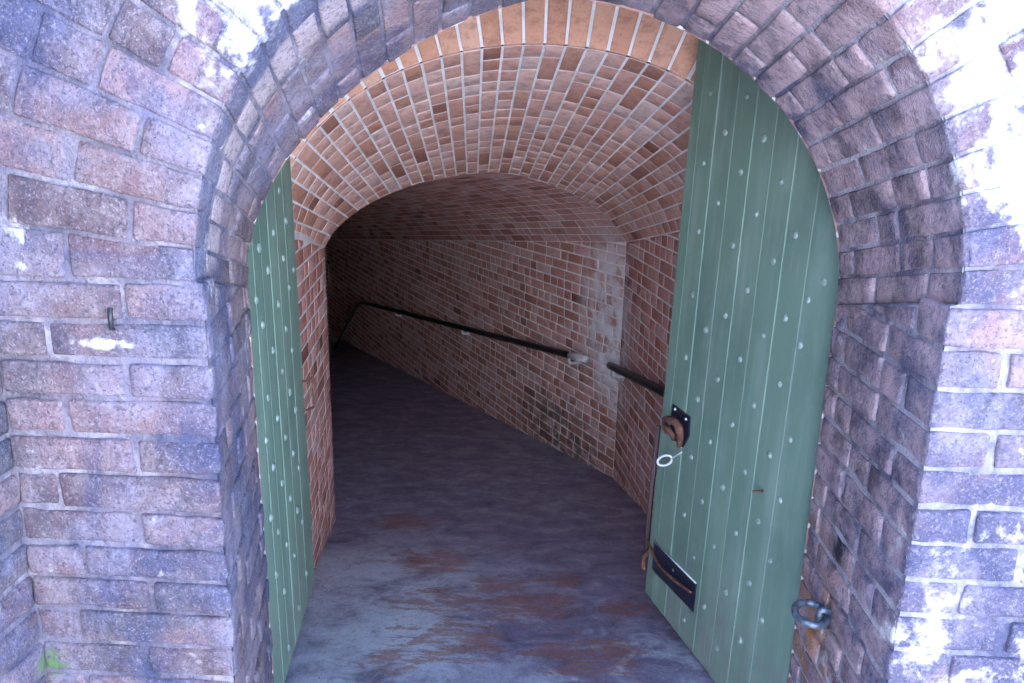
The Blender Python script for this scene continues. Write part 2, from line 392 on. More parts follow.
# ------------------------------------------------------------------ the place in plan
YF, YB = 1.30, 1.80                    # front and back of the portal wall
JL, JR = -.60, .67                     # jamb arrises at the front
JLB, JRB = -.725, .672                 # and at the back
C1 = (.035, 1.40, .652)                # front arch: centre x, z, radius
C2 = (-.026, 1.30, .700, .655)         # back arch
A1 = math.radians(-8.5); ax1 = V((math.sin(A1), math.cos(A1), 0)); n1 = V((ax1.y, -ax1.x, 0))
A2 = math.radians(-28.6); ax2 = V((math.sin(A2), math.cos(A2), 0)); n2 = V((ax2.y, -ax2.x, 0))
FL, FR = V((-1.112, 3.758, -.350)), V((.4685, 4.744, -.489))   # feet of the arch where the tunnel turns
YK = 2.75                              # front of the sloping passage
KX0, KX1 = -.986, .767
SL1, SL2 = .185, .116
def sp_left(y): return 1.128+SL1*(3.767-y)*.98
def sp_right(y): return 1.075+SL1*(4.74-y)*.98
def fz(x, y):
    """height of the ramp"""
    p = V((x, y, 0)); d = FR-FL; den = d.x*ax2.y-d.y*ax2.x; q = p-V((FL.x, FL.y, 0))
    a = (q.x*ax2.y-q.y*ax2.x)/den; b = (d.x*q.y-d.y*q.x)/den
    if b > 0: return FL.z+(FR.z-FL.z)*a-SL2*b
    return -SL1*max(0, p.dot(ax1)-2*ax1.y)

# ground, ramp, rampart
def gquad(name, x0, x1, y0, y1, z, mat): return struct(obj(name, [(x0, y0, z), (x1, y0, z), (x1, y1, z), (x0, y1, z)], [(0, 1, 2, 3)], mat, smooth=False))
gquad('ground', -400, 400, -400, 1.55, -.004, M['gr'])
def floor_fn(u, v):
    y = 1.55+v*13.5; c = -.15-(max(0, y-2))*.15-max(0, y-4.2)*.40; x = c+(u-.5)*(3.2 if y < 4 else 3.2+(y-4)*.6)
    return (x, y, fz(x, y))
v_, f_ = grid_mesh(floor_fn, 26, 120); struct(obj('tunnel_floor', v_, f_, M['fl']))
sh = []
def boxf(x0, x1, y0, y1, z0, z1, skip=()):
    v = [(x0, y0, z0), (x1, y0, z0), (x1, y1, z0), (x0, y1, z0), (x0, y0, z1), (x1, y0, z1), (x1, y1, z1), (x0, y1, z1)]
    F = dict(bot=(3, 2, 1, 0), top=(4, 5, 6, 7), front=(0, 1, 5, 4), back=(2, 3, 7, 6), left=(3, 0, 4, 7), right=(1, 2, 6, 5))
    return v, [F[k] for k in F if k not in skip]
v_, f_ = boxf(-40, 40, YB+.02, 60, -4, 2.78, ('front',)); struct(obj('rampart', v_, f_, M['tf'], smooth=False))
v_, f_ = boxf(-1.22, 1.0, YB+.012, YK+.1, -.4, 2.5, ('front', 'bot', 'back')); struct(obj('door_recess', v_, [q[::-1] for q in f_], M['fb'], smooth=False))

struct(obj('bounce_wall', *boxf(-14, 14, -5.6, -5.0, -.2, 4.0), M['gr'], smooth=False))  # added wall, unseen behind the camera, bounces sunlight into the tunnel
# ------------------------------------------------------------------ the portal wall
portal = empty('portal_wall', (0, YF, 0))
tag(portal, 'weathered purple brick wall with lime patches around the arched opening', 'wall')
def c1(t): return V((C1[0]-C1[2]*math.cos(t), YF, C1[1]+C1[2]*math.sin(t)))
def c2(t): return V((C2[0]-C2[2]*math.cos(t), YB, C2[1]+C2[3]*math.sin(t)-(.062*math.sin(2*t) if t < math.pi/2 else 0)))
XL, XR, ZT = -1.0, 1.75, 2.7
def wobble(p, a=.004): return (p[0], p[1]+a*mn.noise(V(p)*18), p[2])
rec = .0035
fv, ff = [], []
def addg(fn, nu, nv):
    v, f = grid_mesh(fn, nu, nv); b = len(fv); fv.extend(v); ff.extend([tuple(i+b for i in q) for q in f])
addg(lambda u, v: wobble((XL-.02+(JL-.006-XL+.02)*u, YF+rec, -.1+1.5*v)), 14, 50)
addg(lambda u, v: wobble((JR+.006+(XR-JR-.006)*u, YF+rec, -.1+1.5*v)), 34, 50)
def outer(t):
    d = V((-math.cos(t), 0, math.sin(t))); k = 9
    if d.x < -1e-6: k = min(k, (XL-C1[0])/d.x)
    if d.x > 1e-6: k = min(k, (XR-C1[0])/d.x)
    if d.z > 1e-6: k = min(k, (ZT-C1[1])/d.z)
    return V((C1[0], YF, C1[1]))+d*k
def face_fn(u, v):
    t = math.pi*u; p = c1(t).lerp(outer(t), v*v*.6+v*.4); return wobble((p.x, YF+rec, p.z))
addg(face_fn, 90, 26)
wface = obj('wall_face', fv, ff, M['pm'], portal)
P = Pieces()
def face_map(u, v, w): return (u, YF-w, v)
def left_map(u, v, w): return (u+(JLB-JL)/.5*max(0, -w), YF-w, v)
CH = .0735; J = .009
def jag(a=.004): return random.uniform(-a, a)
# left pier, level courses
z = 1.400; i = 0
corner_depth = {}
while z > -.05:
    h = CH*random.uniform(.96, 1.04); L = JL-XL
    off = (.165, .300)[i % 2]+jag(.02); ends = [0, off, L] if i % 2 == 0 else [0, .105+jag(.02), off, L]
    if i % 2 == 1: ends = [0, off, L]
    dep = (.10, .205)[i % 2]; corner_depth[i] = (z-h, z, dep)
    for k in range(len(ends)-1):
        x1, x0 = JL-ends[k], JL-ends[k+1]
        last = k == 0
        jx = J*random.uniform(.7, 1.5)
        vf = rbox(left_map if last else face_map, (x0+jx/2, x1-(0 if last else jx/2)), (z-h+J*.5+jag(.0015), z-J*.5+jag(.0015)), (-(dep if last else .05), .003+jag(.0035)), seg=(8, 4, 5 if last else 2), r=.0075, amp=.0036, seed=random.random()*50)
        P.add(vf, M['pb'], tint())
    z -= h; i += 1
LEFT = dict(corner_depth); corner_depth = {}
# right pier
z = 1.400; i = 0
while z > -.05:
    h = CH*random.uniform(.96, 1.04); dep = (.105, .205)[i % 2]; corner_depth[i] = (z-h, z, dep)
    ends = cuts(XR-JR, (.205, .11)[i % 2], [.215, .11] if random.random() < .6 else [.215], .012)
    for k in range(len(ends)-1):
        x0, x1 = JR+ends[k], JR+ends[k+1]; first = k == 0; jx = J*random.uniform(.8, 1.4)
        vf = rbox(face_map, (x0+(0 if first else jx/2), x1-jx/2), (z-h+J*.5+jag(.001), z-J*.5+jag(.001)), (-(dep if first else .05), .002+jag(.003)), seg=(8, 4, 5 if first else 2), r=.0065, amp=.0032, seed=random.random()*50)
        P.add(vf, M['pb'], tint())
    z -= h; i += 1
RIGHT = dict(corner_depth)
# bricks that fan out round the arch
NF = 33
def fan_map(u, v, w):        # u radius, v angle
    return (C1[0]-u*math.cos(v), YF-w, C1[1]+u*math.sin(v))
for i in range(NF):
    a0, a1 = math.pi*i/NF, math.pi*(i+1)/NF; am = (a0+a1)/2
    rmax = min((outer(am)-V((C1[0], YF, C1[1]))).length, 1.75)
    r = C1[2]+.004; k = 0; ln = (.215, .108)[i % 2]
    while r < rmax-.03:
        r1 = min(r+ln*random.uniform(.94, 1.06), rmax); ln = .215 if random.random() < .75 else .11
        ja = J*.36/((r+r1)/2)
        vf = rbox(fan_map, (r+(0 if k == 0 else J*.5), r1-J*.5), (a0+ja, a1-ja), (-.06, .002+jag(.003)), seg=(7, 4, 2), r=.0065, amp=.0, seed=i*9+k)
        vv = [V(q)+V((mn.noise(V(q)*21), mn.noise(V(q)*19+V((5, 0, 0))), mn.noise(V(q)*20+V((0, 9, 0)))))*.0034 for q in vf[0]]
        P.add(([tuple(q) for q in vv], vf[1]), M['pb'], tint()); r = r1; k += 1
P.build(wface, 300)
# sloping soffit of the arch
def soff(u, t):            # u 0 front .. 1 back
    return c1(t).lerp(c2(t), u)
def soff_map(u, v, w):     # u metres into the wall, v angle, w towards the opening
    p = soff(u/.5, v); c = V((C1[0], YF, C1[1])).lerp(V((C2[0], YB, C2[1])), u/.5); d = (c-p); d.y = 0; d.normalize(); return tuple(p+d*w)
v_, f_ = grid_mesh(lambda u, v: soff_map(.492*u, math.pi*v, -.0025+.0015*mn.noise(V(soff_map(.5*u, math.pi*v, 0))*25)), 12, 110)
sof = obj('arch_soffit', v_, f_, M['pm'], portal)
P = Pieces()
for i in range(NF):
    a0, a1 = math.pi*i/NF, math.pi*(i+1)/NF
    ends = [[0, .10, .31, .5], [0, .205, .415, .5], [0, .205, .31, .5], [0, .10, .205, .41, .5]][(i % 2)+2*(random.random() < .35)]
    ends = [e+(jag(.012) if 0 < e < .5 else 0) for e in ends]
    for k in range(len(ends)-1):
        ja = J*.32/.67
        b, c = ends[k]+(0 if k == 0 else J*.4), ends[k+1]-(0 if k == len(ends)-2 else J*.4)
        vf = rbox(soff_map, (b-(.004 if k == 0 else 0), c), (a0+ja, a1-ja), (-.06, .0015+jag(.003)), seg=(7, 4, 2), r=.007, amp=0, seed=i)
        vv = [V(q)+V((mn.noise(V(q)*21), mn.noise(V(q)*19+V((5, 0, 0))), mn.noise(V(q)*20+V((0, 9, 0)))))*.0030 for q in vf[0]]
        P.add(([tuple(q) for q in vv], vf[1]), M['pb'], tint())
P.build(sof, 300)
# jambs
def jamb(side):
    xf, xb = (JL, JLB) if side < 0 else (JR, JRB)
    D = YB-YF
    top = lambda u: 1.400-.10*u/D
    nrm = V((D, -(xb-xf), 0)).normalized()*(-side)
    if nrm.x*(-side) < 0: nrm = -nrm
    def jm(u, v, w): return (xf+(xb-xf)*u/D+nrm.x*w, YF+u+nrm.y*w, v)
    v, f = grid_mesh(lambda a, b: jm(D*a*.985, -.1+b*(top(D*a)+.1), -.003+.002*mn.noise(V(jm(D*a, b*1.4, 0))*22)), 12, 50)
    jo = obj('jamb', v, f, M['pm'], portal); P = Pieces()
    for i, (z0, z1, dep) in (LEFT if side < 0 else RIGHT).items():
        e = dep+J*.5; ends = [e]
        while ends[-1] < D-.06: ends.append(ends[-1]+(.21 if (i+len(ends)) % 3 else .105)+jag(.012))
        ends[-1] = D
        if len(ends) > 2 and ends[-1]-ends[-2] < .05: ends.pop(-2)
        for k in range(len(ends)-1):
            vf = rbox(jm, (ends[k]+J*.4, ends[k+1]-(J*.4 if k < len(ends)-2 else 0)), (z0+J*.5+jag(.001), z1-J*.5+jag(.001)), (-.06, .0015+jag(.003)), seg=(8, 4, 2), r=.007, amp=.0040, seed=random.random()*60, clip=lambda u: top(u)-.004)
            if z0 < top((ends[k]+ends[k+1])/2)-.015: P.add(vf, M['pb'], tint())
    P.build(jo, 300)
jamb(-1); jamb(1)
for sx, t in ((-1, 0), (1, math.pi)):
    xf, xb = (JL, JLB) if sx < 0 else (JR, JRB)
    pr = [V((xf+sx*.003, YF+.001, 1.398)), V((xb+sx*.003, YB, 1.298)), V((C2[0]+sx*(C2[2]+.02), YB, 1.312)), V((C1[0]+sx*(C1[2]+.02), YF+.001, 1.408))]
    dn_ = V((0, 0, -.02)); vv = [tuple(p) for p in pr]+[tuple(p+dn_) for p in pr]
    obj('springing_joint', vv, [(0, 1, 2, 3), (7, 6, 5, 4), (0, 4, 5, 1), (1, 5, 6, 2), (2, 6, 7, 3), (3, 7, 4, 0)], M['pm'], portal, smooth=False)
# back of the portal wall and the long wall on either side and above
def back_fn(u, v):
    t = math.pi*u; d = V((-math.cos(t), 0, math.sin(t))); p = c2(t); return tuple(p.lerp(V((C2[0], YB, C2[1]))+d*2.6, v))
bv, bf = grid_mesh(back_fn, 60, 2)
b = len(bv); bv += [(-2.6, YB, -.4), (JLB, YB, -.4), (JLB, YB, 1.30), (-2.6, YB, 1.30), (JRB, YB, -.4), (2.6, YB, -.4), (2.6, YB, 1.30), (JRB, YB, 1.30)]
bf += [(b, b+1, b+2, b+3), (b+4, b+5, b+6, b+7)]
obj('back_face', bv, bf, M['fb'], portal, smooth=False)
v1_ = boxf(XR, 40, YF+rec, YB+.3, -.2, 2.7); v2_ = boxf(-40, XL-2.2, YF+rec, YB+.3, -.2, 2.7)
obj('wall_return', *v1_, M['fb'], portal, smooth=False); obj('wall_return', *v2_, M['fb'], portal, smooth=False)
v_, f_ = boxf(-40, 40, YF-.05, YB+.35, 2.702, 2.80); obj('coping', v_, f_, M['pm'], portal, smooth=False)

# ------------------------------------------------------------------ wing wall at the left edge
wing = empty('wing_wall', (XL-.5, 0, 0)); tag(wing, 'dark stained brick side wall at the left edge, meeting the pier at a corner', 'wall')
v_, f_ = boxf(XL-2.2, XL-rec, -1.6, YB, -.2, 2.7, ('right',))
obj('wall_core', v_, f_, M['fb'], wing, smooth=False)
v_, f_ = grid_mesh(lambda a, b: (XL-rec+.003*mn.noise(V((0, a*60, b*60))), -1.6+a*(YF+.01+1.6), -.2+2.88*b), 60, 70)
wc = obj('wall_face', v_, f_, M['pm'], wing); P = Pieces()
def wing_map(u, v, w): return (XL+w, YF-u, v)
z = 2.5; i = 0
while z > 0:
    h = CH*random.uniform(.96, 1.04); ends = cuts(2.85, (.21, .105)[i % 2], [.215, .215, .11], .015)
    for k in range(len(ends)-1):
        vf = rbox(wing_map, (ends[k]+(J*.5 if k else -.01), ends[k+1]-J*.5), (z-h+J*.5, z-J*.5), (-.04, .002+jag(.003)), seg=(6, 4, 2), r=.010, amp=.003, seed=random.random()*60)
        P.add(vf, M['pb'], tint())
    z -= h; i += 1
P.build(wc, 300)

# ------------------------------------------------------------------ sloping entrance passage
def arclen(fn, n=240):
    pts = [fn(i/n) for i in range(n+1)]; s = [0]
    for i in range(n): s.append(s[-1]+(pts[i+1]-pts[i]).length)
    T = s[-1]
    def at(q):
        q = max(0, min(1, q))*T; lo, hi = 0, n
        while hi-lo > 1:
            m = (lo+hi)//2
            if s[m] <= q: lo = m
            else: hi = m
        d = s[hi]-s[lo]; return pts[lo].lerp(pts[hi], (q-s[lo])/d if d else 0)
    return at, T
kc, ka = (KX0+KX1)/2, (KX1-KX0)/2
def K_raw(t):
    a = math.pi*t; zb = sp_left(YK)+(sp_right(YK)-sp_left(YK))*t
    return V((kc-ka*math.cos(a), YK, zb+(1.969-1.375)*math.sin(a)))
FLs, FRs = V((FL.x, FL.y, 1.128)), V((FR.x, FR.y, 1.072))
FC = FLs.lerp(FRs, .5)
F_PROF = [(-1.098, 1.128), (-1.060, 1.196), (-.999, 1.262), (-.909, 1.331), (-.796, 1.390), (-.679, 1.434), (-.535, 1.466), (-.411, 1.484), (-.282, 1.488), (-.176, 1.472), (-.038, 1.432), (.107, 1.374), (.228, 1.305), (.343, 1.215), (.459, 1.072)]
def F_raw(t):
    q = max(0, min(1, t))*14; i = min(13, int(q)); f = q-i
    P_ = [F_PROF[max(0, min(14, i+k))] for k in (-1, 0, 1, 2)]
    cr = lambda a, b, c, d: .5*(2*b+(c-a)*f+(2*a-5*b+4*c-d)*f*f+(3*b-a-3*c+d)*f**3)
    x = cr(*[p[0] for p in P_]); z = cr(*[p[1] for p in P_]); k = (x+1.098)/1.557
    p = FLs.lerp(FRs, k); return V((p.x, p.y, z))
K, TK = arclen(K_raw); F, TF = arclen(F_raw)
NV = 33; TS = 2.25
AXC = [V((kc, YK, 1.2)), V((FC.x, FC.y, .9))]
def vault_pt(u, t): return K(t).lerp(F(t), u)
def vault_map_gen(t0):
    Lr = (K(t0)-F(t0)).length
    def mp(u, v, w):
        v /= TS; p = vault_pt(u/Lr, v); q = vault_pt(u/Lr, v+.004)-vault_pt(u/Lr, v-.004); d = F(v)-K(v); n = d.cross(q).normalized()
        if n.dot(AXC[0].lerp(AXC[1], u/Lr)-p) < 0: n = -n
        return tuple(p+n*w)
    return mp, Lr
pv = empty('passage_vault', (kc, YK, 1.38)); tag(pv, 'orange brick barrel vault sloping down behind the doors', 'vault')
def vm0(u, v, w):
    m, L = vault_map_gen(v); return m(u*L, v*TS, w)
v_, f_ = grid_mesh(lambda a, b: vm0(.004+a*.996, b, -.0012), 20, 66)
vs = obj('vault_soffit', v_, f_, M['tm'], pv); P = Pieces()
for i in range(NV):
    t0, t1 = TS*i/NV, TS*(i+1)/NV; tm = (t0+t1)/2/TS; mp, L = vault_map_gen(tm); jt = .0042
    pos = [.006]; x = .006
    while x < L-.04:
        x += random.choices([.205, .10, .10, .105], [2, 2, 2, 1])[0]+jag(.008); pos.append(min(x, L))
    if L-pos[-1] > 0: pos.append(L)
    for k in range(len(pos)-1):
        if pos[k+1]-pos[k] < .02: continue
        vf = rbox(mp, (pos[k]+.0048, pos[k+1]-.0048), (t0+jt, t1-jt), (-.03, .001+jag(.0012)), seg=(3, 3, 1), r=.0022, amp=.0)
        P.add(vf, M['vb'], tint())
P.build(vs, 300, 60)
# flat face of the passage arch: clean orange voussoirs
def kface_map(u, v, w):     # u outward radius, v along arch, w towards camera
    v /= TS; q = K(v+.004)-K(v-.004); n = V((-q.z, 0, q.x)).normalized()
    if n.dot(V((kc, 0, 1.2))-V((K(v).x, 0, K(v).z))) > 0: n = -n
    p = K(v)+n*u
    return (p.x, YK-w, p.z)
v_, f_ = grid_mesh(lambda a, b: kface_map(.004+a*.6, b*TS, -.0015), 6, 66)
b0 = len(v_); zz = -.5
v_ += [(-1.3, YK+.004, zz), (KX0-.004, YK+.004, zz), (KX0-.004, YK+.004, 1.33), (-1.6, YK+.004, 1.33), (KX1+.004, YK+.004, zz), (1.2, YK+.004, zz), (1.4, YK+.004, 1.43), (KX1+.004, YK+.004, 1.43)]
f_ += [(b0, b0+1, b0+2, b0+3), (b0+4, b0+5, b0+6, b0+7)]
kf = obj('arch_face', v_, f_, M['tm'], pv); P = Pieces()
for i in range(NV):
    t0, t1 = TS*i/NV, TS*(i+1)/NV; jt = .0024
    e = [0, .215, .33, .54] if i % 5 else [0, .165, .28, .5]
    for k in range(3):
        vf = rbox(kface_map, (e[k]+(0 if k == 0 else .0035), e[k+1]-.0035), (t0+jt, t1-jt), (-.03, .001+jag(.002)), seg=(5, 3, 2), r=.008 if k == 0 else .004, amp=0)
        P.add(vf, M['ob'], tint())
P.build(kf, 300)
# passage walls, level courses under a sloping springing line
TCH = .0675
def wall_bricks(parent, mp, L, zt, zb, top, mat, limit, phase=0, minarea=45, seg=(3, 3, 1)):
    P = Pieces(); z = zt; i = phase
    while z > zb:
        h = TCH; ends = [0]; x = (.205, .10)[i % 2]*random.uniform(.9, 1.1)
        hd = random.random() < .3
        while x < L-.03:
            ends.append(x); x += (.105 if (hd or random.random() < .33) else .208)+jag(.008)
        ends.append(L)
        for k in range(len(ends)-1):
            um = (ends[k]+ends[k+1])/2
            if z-h > top(um)-.012 or ends[k+1]-ends[k] < .02: continue
            vf = rbox(mp, (ends[k]+.0048, ends[k+1]-.0048), (z-h+.0043, z-.0043), (-.03, .001+jag(.0012)), seg=seg, r=.0035, amp=.0007, seed=random.random()*40, clip=lambda u: top(u)-.003)
            P.add(vf, mat, tint())
        z -= h; i += 1
    P.build(parent, limit, minarea)
def passage_wall(side):
    p1 = FL if side < 0 else FR
    L = (p1.y-YK)/ax1.y
    def mp(u, v, w):     # u from the far corner back to the doors
        return (p1.x-ax1.x*u+n1.x*w*(-side), p1.y-ax1.y*u+n1.y*w*(-side), v)
    top = (lambda u: 1.128+SL1*u*.97) if side < 0 else (lambda u: 1.072+SL1*u*.97)
    ob = empty('passage_wall', (p1.x, YK, -.3))
    v, f = grid_mesh(lambda a, b: mp(L*a, -.75+b*(top(L*a)+.78), -.0012), 12, 24)
    co = obj('wall_face', v, f, M['tm'], ob); wall_bricks(co, mp, L, 1.55, -.75, top, M['tb'], 300)
    return ob
o = passage_wall(-1); tag(o, 'narrow strip of brick wall with pale joints beyond the left green door', 'wall')
o = passage_wall(1); tag(o, 'brick passage wall seen between the tunnel corner and right green door', 'wall')

# ------------------------------------------------------------------ the skewed tunnel beyond the corner
LT = 8.6
def tw_map(u, v, w): return (FR.x+ax2.x*u-n2.x*w, FR.y+ax2.y*u-n2.y*w, v)
tw = empty('tunnel_wall', (FR.x, FR.y, -.5)); tag(tw, 'long brick tunnel wall running off to the left into darkness', 'wall')
ttop = lambda u: 1.072-SL2*u
v_, f_ = grid_mesh(lambda a, b: tw_map(LT*a, -1.7+b*(ttop(LT*a)+1.73), -.0012), 40, 30)
twc = obj('wall_face', v_, f_, M['tm'], tw); wall_bricks(twc, tw_map, LT, 1.12, -1.55, ttop, M['tb'], 300)
tv = empty('tunnel_vault', (FC.x, FC.y, 1.1)); tag(tv, 'shadowed brick vault over the tunnel beyond the corner', 'vault')
down = V((ax2.x, ax2.y, -SL2))
def tv_map(u, v, w):
    v /= TS; p = F(v)+down*u; q = F(v+.004)-F(v-.004); n = down.cross(q).normalized()
    if n.dot(V((FC.x, FC.y, .8))+down*u-p) < 0: n = -n
    return tuple(p+n*w)
v_, f_ = grid_mesh(lambda a, b: tv_map(LT*a, b*TS, -.001), 30, 62)
tvc = obj('vault_soffit', v_, f_, M['tm'], tv); P = Pieces(False); NT2 = 31
for i in range(NT2):
    t0, t1 = TS*i/NT2, TS*(i+1)/NT2; jt = .0045; x = 0
    first = (.2, .1)[i % 2]
    while x < LT-.02:
        x1 = min(LT, x+(first if x == 0 else random.choice([.208, .208, .104])+jag(.008)))
        if t1 > .5 or x < 1.5:
            vf = rbox(tv_map, (x+.0055, x1-.0055), (t0+jt, t1-jt), (-.004, .0006+jag(.0004)), seg=(1, 1, 1), r=0, amp=0)
            P.add(vf, M['tb'], tint())
        x = x1
P.build(tvc, 300, 70)
fw = empty('far_wall', (FL.x, FL.y, -.5)); tag(fw, 'unlit inner tunnel wall and end hidden in the dark at left', 'wall')
v_ = [tuple(FL+V((0, 0, -1.5))), tuple(FL+ax2*LT+V((0, 0, -2))), tuple(FL+ax2*LT+V((0, 0, 1.6))), tuple(FLs+V((0, 0, .02)))]
e1, e2 = FL+ax2*LT*.98, FR+ax2*LT*.98
v_ += [tuple(e1+V((0, 0, -2))), tuple(e2+V((0, 0, -2))), tuple(e2+V((0, 0, 2))), tuple(e1+V((0, 0, 2)))]
obj('wall_face', v_, [(0, 1, 2, 3), (4, 5, 6, 7)], M['fb'], fw, smooth=False)

# ------------------------------------------------------------------ doors
def door(name, inner, hinge, lean, label, widths, sgn):
    """inner, hinge: plan points; sgn: which side of the leaf faces the camera"""
    a, h = V((*inner, 0)), V((*hinge, 0)); W = (h-a).length; d = (h-a)/W
    nrm = V((d.y, -d.x, 0))*sgn
    root = empty(name, tuple(h)); tag(root, label, 'door', 'pair of green plank doors')
    def mp(u, v, w):
        p = a+d*u+nrm*w; return (p.x+lean*v, p.y, v)
    def ztop(u): s = min(1, u/W); return 1.34+.70*math.sqrt(max(0, 1-(s*.97)**2))
    def plank(u0, u1, w0, w1, z0, ztf, mat, nm, par, t=None, ch=.002):
        cols = [u0, u0+ch, u1-ch, u1]; dep = [w1-ch*1.3, w1, w1, w1-ch*1.3]; nz = 14
        v, f = [], []
        for u, w in list(zip(cols, dep))+[(u1, w0), (u0, w0)]:
            for k in range(nz+1): v.append(mp(u, z0+(ztf(u)-z0)*k/nz, w))
        R_ = nz+1
        for c in range(6):
            c2_ = (c+1) % 6
            for k in range(nz): f.append((c*R_+k, c2_*R_+k, c2_*R_+k+1, c*R_+k+1))
        f.append(tuple(c*R_+nz for c in range(6))); f.append(tuple(c*R_ for c in range(5, -1, -1)))
        if sgn < 0: f = [q[::-1] for q in f]
        return obj(nm, v, f, mat, par, tint=t or tint(), smooth=False)
    u = 0
    plank(.0, W, -.030, .0085, .002, lambda q: ztop(q)-.004, M['gd'], 'backing_board', root)
    plank(.02, W-.03, .009, .0135, .01, lambda q: ztop(q)-.02, M['seam'], 'caulking', root)
    for k, wd in enumerate(widths):
        if u > W-.01: break
        u1 = W if (k == len(widths)-1 or u+wd > W-.05) else u+wd
        plank(u+(.0011 if k else 0), u1-.0011, .0140, .030+jag(.0008), 0, ztop, M['gd'], 'plank', root); u = u1
    return root, mp, W
def stud(root, mp, u, z, r=.0115):
    r *= random.uniform(.85, 1.12)
    n = 10; v = []; f = []
    prof = [(1.0, 0), (.95, .25), (.72, .55), (.38, .75)]
    for rr, hh in prof:
        for k in range(n):
            q = 2*math.pi*k/n; v.append(mp(u+r*rr*math.cos(q), z+r*rr*math.sin(q), .029+r*hh*.75))
    v.append(mp(u, z, .029+r*.62))
    for j in range(3):
        for k in range(n): f.append((j*n+k, j*n+(k+1) % n, (j+1)*n+(k+1) % n, (j+1)*n+k))
    for k in range(n): f.append((3*n+k, 3*n+(k+1) % n, 4*n))
    obj('stud', v, f, M['stud'], root)
INR, HGR = (.434, 2.645), (.700, 1.835)
RW = [.062, .106, .106, .106, .106, .106, .106, .2]
RD, rmp, RWD = door('plank_door', INR, HGR, .022, 'broad green studded plank door standing open on the right', RW, 1)
# studs read off the photograph on the plane of the right leaf
SP = [(711, 93), (747, 96), (725.5, 132), (764, 138), (704, 163), (740.6, 172), (781, 182), (718, 203), (756, 214), (699, 231), (733, 245), (773.6, 261), (824, 282),
      (692.5, 295), (725.5, 315), (763.5, 335), (706, 330), (747, 290), (785, 318), (686, 357), (740, 359), (717.7, 379), (779.5, 384), (697.6, 399), (754, 405), (732, 424), (710, 442), (769.5, 455),
      (745, 472), (691, 457), (722.7, 487), (702, 501), (758, 521), (684, 514), (736, 533), (714, 546), (694, 557), (674, 570), (749, 583), (726, 592), (704, 606), (684, 620), (740, 640), (717, 648), (697, 653), (795, 235), (808, 300), (800, 345), (790, 440), (780, 500), (770, 560), (762, 620)]
da = V((INR[0], INR[1], 0)); dd = (V((*HGR, 0))-da); dd.normalize(); dn = V((dd.y, -dd.x, 0))
dpn = V((dn.x, dn.y, -.022*dn.x)).normalized()
lat = []
for x, y in SP:
    p = onP(x, y, da+dn*.03, dpn); u = (p-V((.022*p.z, 0, 0))-da).dot(dd)
    if .012 < u < RWD-.02 and .04 < p.z < 1.95: lat.append((u, p.z)); stud(RD, rmp, u, p.z)
INL, HGL = (-.893, 2.60), (-.787, 1.84)
LW0 = (V((*INL, 0))-V((*HGL, 0))).length
la = V((*INL, 0)); ld = V((*HGL, 0))-la; ld.normalize(); lnm = -V((ld.y, -ld.x, 0)); lpn = V((lnm.x, lnm.y, .008*lnm.x)).normalized()
def lp_(x, y, w=.03):
    p = onP(x, y, la+lnm*w, lpn); return ((p+V((.008*p.z, 0, 0))-la).dot(ld), p.z)
su = [lp_(x, 380)[0] for x in (294, 286, 278, 270, 262)]
su = [q for q in su if .03 < q < LW0-.05]; wid = [su[0]]+[su[i+1]-su[i] for i in range(len(su)-1)]+[.11]*8
LD, lmp, LWD = door('plank_door', INL, HGL, -.008, 'narrowly seen green studded plank door folded back on the left', [w_ for w_ in wid if w_ > .02], -1)
SL_ = [(278.7, 190.7), (273, 233), (285.5, 221), (258.6, 248), (288.6, 287.5), (278, 304), (262.5, 324.7), (285.5, 328.7), (273, 350), (291.5, 349.6), (282, 371), (289.4, 392), (267.7, 398), (295, 410), (277.5, 418),
       (285, 437), (293, 453), (273, 467), (298.5, 467.6), (282, 483), (290, 498), (297, 510), (270.7, 517.4), (302, 521.6), (278, 531.5), (286.5, 544), (294, 555), (306, 573), (284, 591), (298.5, 607.5), (288.5, 647), (293, 270), (268, 270), (283, 258), (256, 300), (266, 440), (276, 575)]
for x, y in SL_:
    u, z = lp_(x, y)
    if .014 < u < LWD-.02 and .04 < z < 1.9: stud(LD, lmp, u, z, .013)
# pull handle on the left leaf
hz0, hz1 = 0.70, .81
pth = [lmp(.03, hz1, .028), lmp(.005, hz1, .050), lmp(-.022, hz1, .06), lmp(-.026, hz1-.02, .06), lmp(-.026, hz0+.02, .06), lmp(-.022, hz0, .06), lmp(.005, hz0, .05), lmp(.03, hz0, .028)]
obj('pull_handle', *tube(smoothpath(pth, 4), .005, 8), M['rust'], LD)
# latch, rod, ring and bottom strap on the right leaf
def rp(x, y, w=.03):
    p = onP(x, y, da+dn*w, dpn); return ((p-V((.022*p.z, 0, 0))-da).dot(dd), p.z)
def plate(pts, w0, w1, mat, nm, par):
    n = len(pts); v = [rmp(u, z, w1) for u, z in pts]+[rmp(u, z, w0) for u, z in pts]
    f = [tuple(range(n))[::-1], tuple(range(n, 2*n))]+[(i, (i+1) % n, n+(i+1) % n, n+i) for i in range(n)]
    return obj(nm, v, f, mat, par, smooth=False)
lp = plate([rp(674, 404), rp(691, 417), rp(690, 436), rp(684, 447), rp(671, 436)], .0305, .036, M['navy'], 'latch_plate', RD)
u0, z0 = rp(681, 428)
def wp(x, y, w=.055): return V(rmp(*rp(x, y), w))
obj('latch_hook', *tube(smoothpath([wp(668, 424, .04), wp(672, 419, .055), wp(680, 419, .065), wp(687, 424, .065), wp(688, 433, .060), wp(684, 441, .045), wp(680, 446, .034)], 4), [.008+.006*math.sin(i/24*math.pi) for i in range(25)], 9), M['rust'], RD)
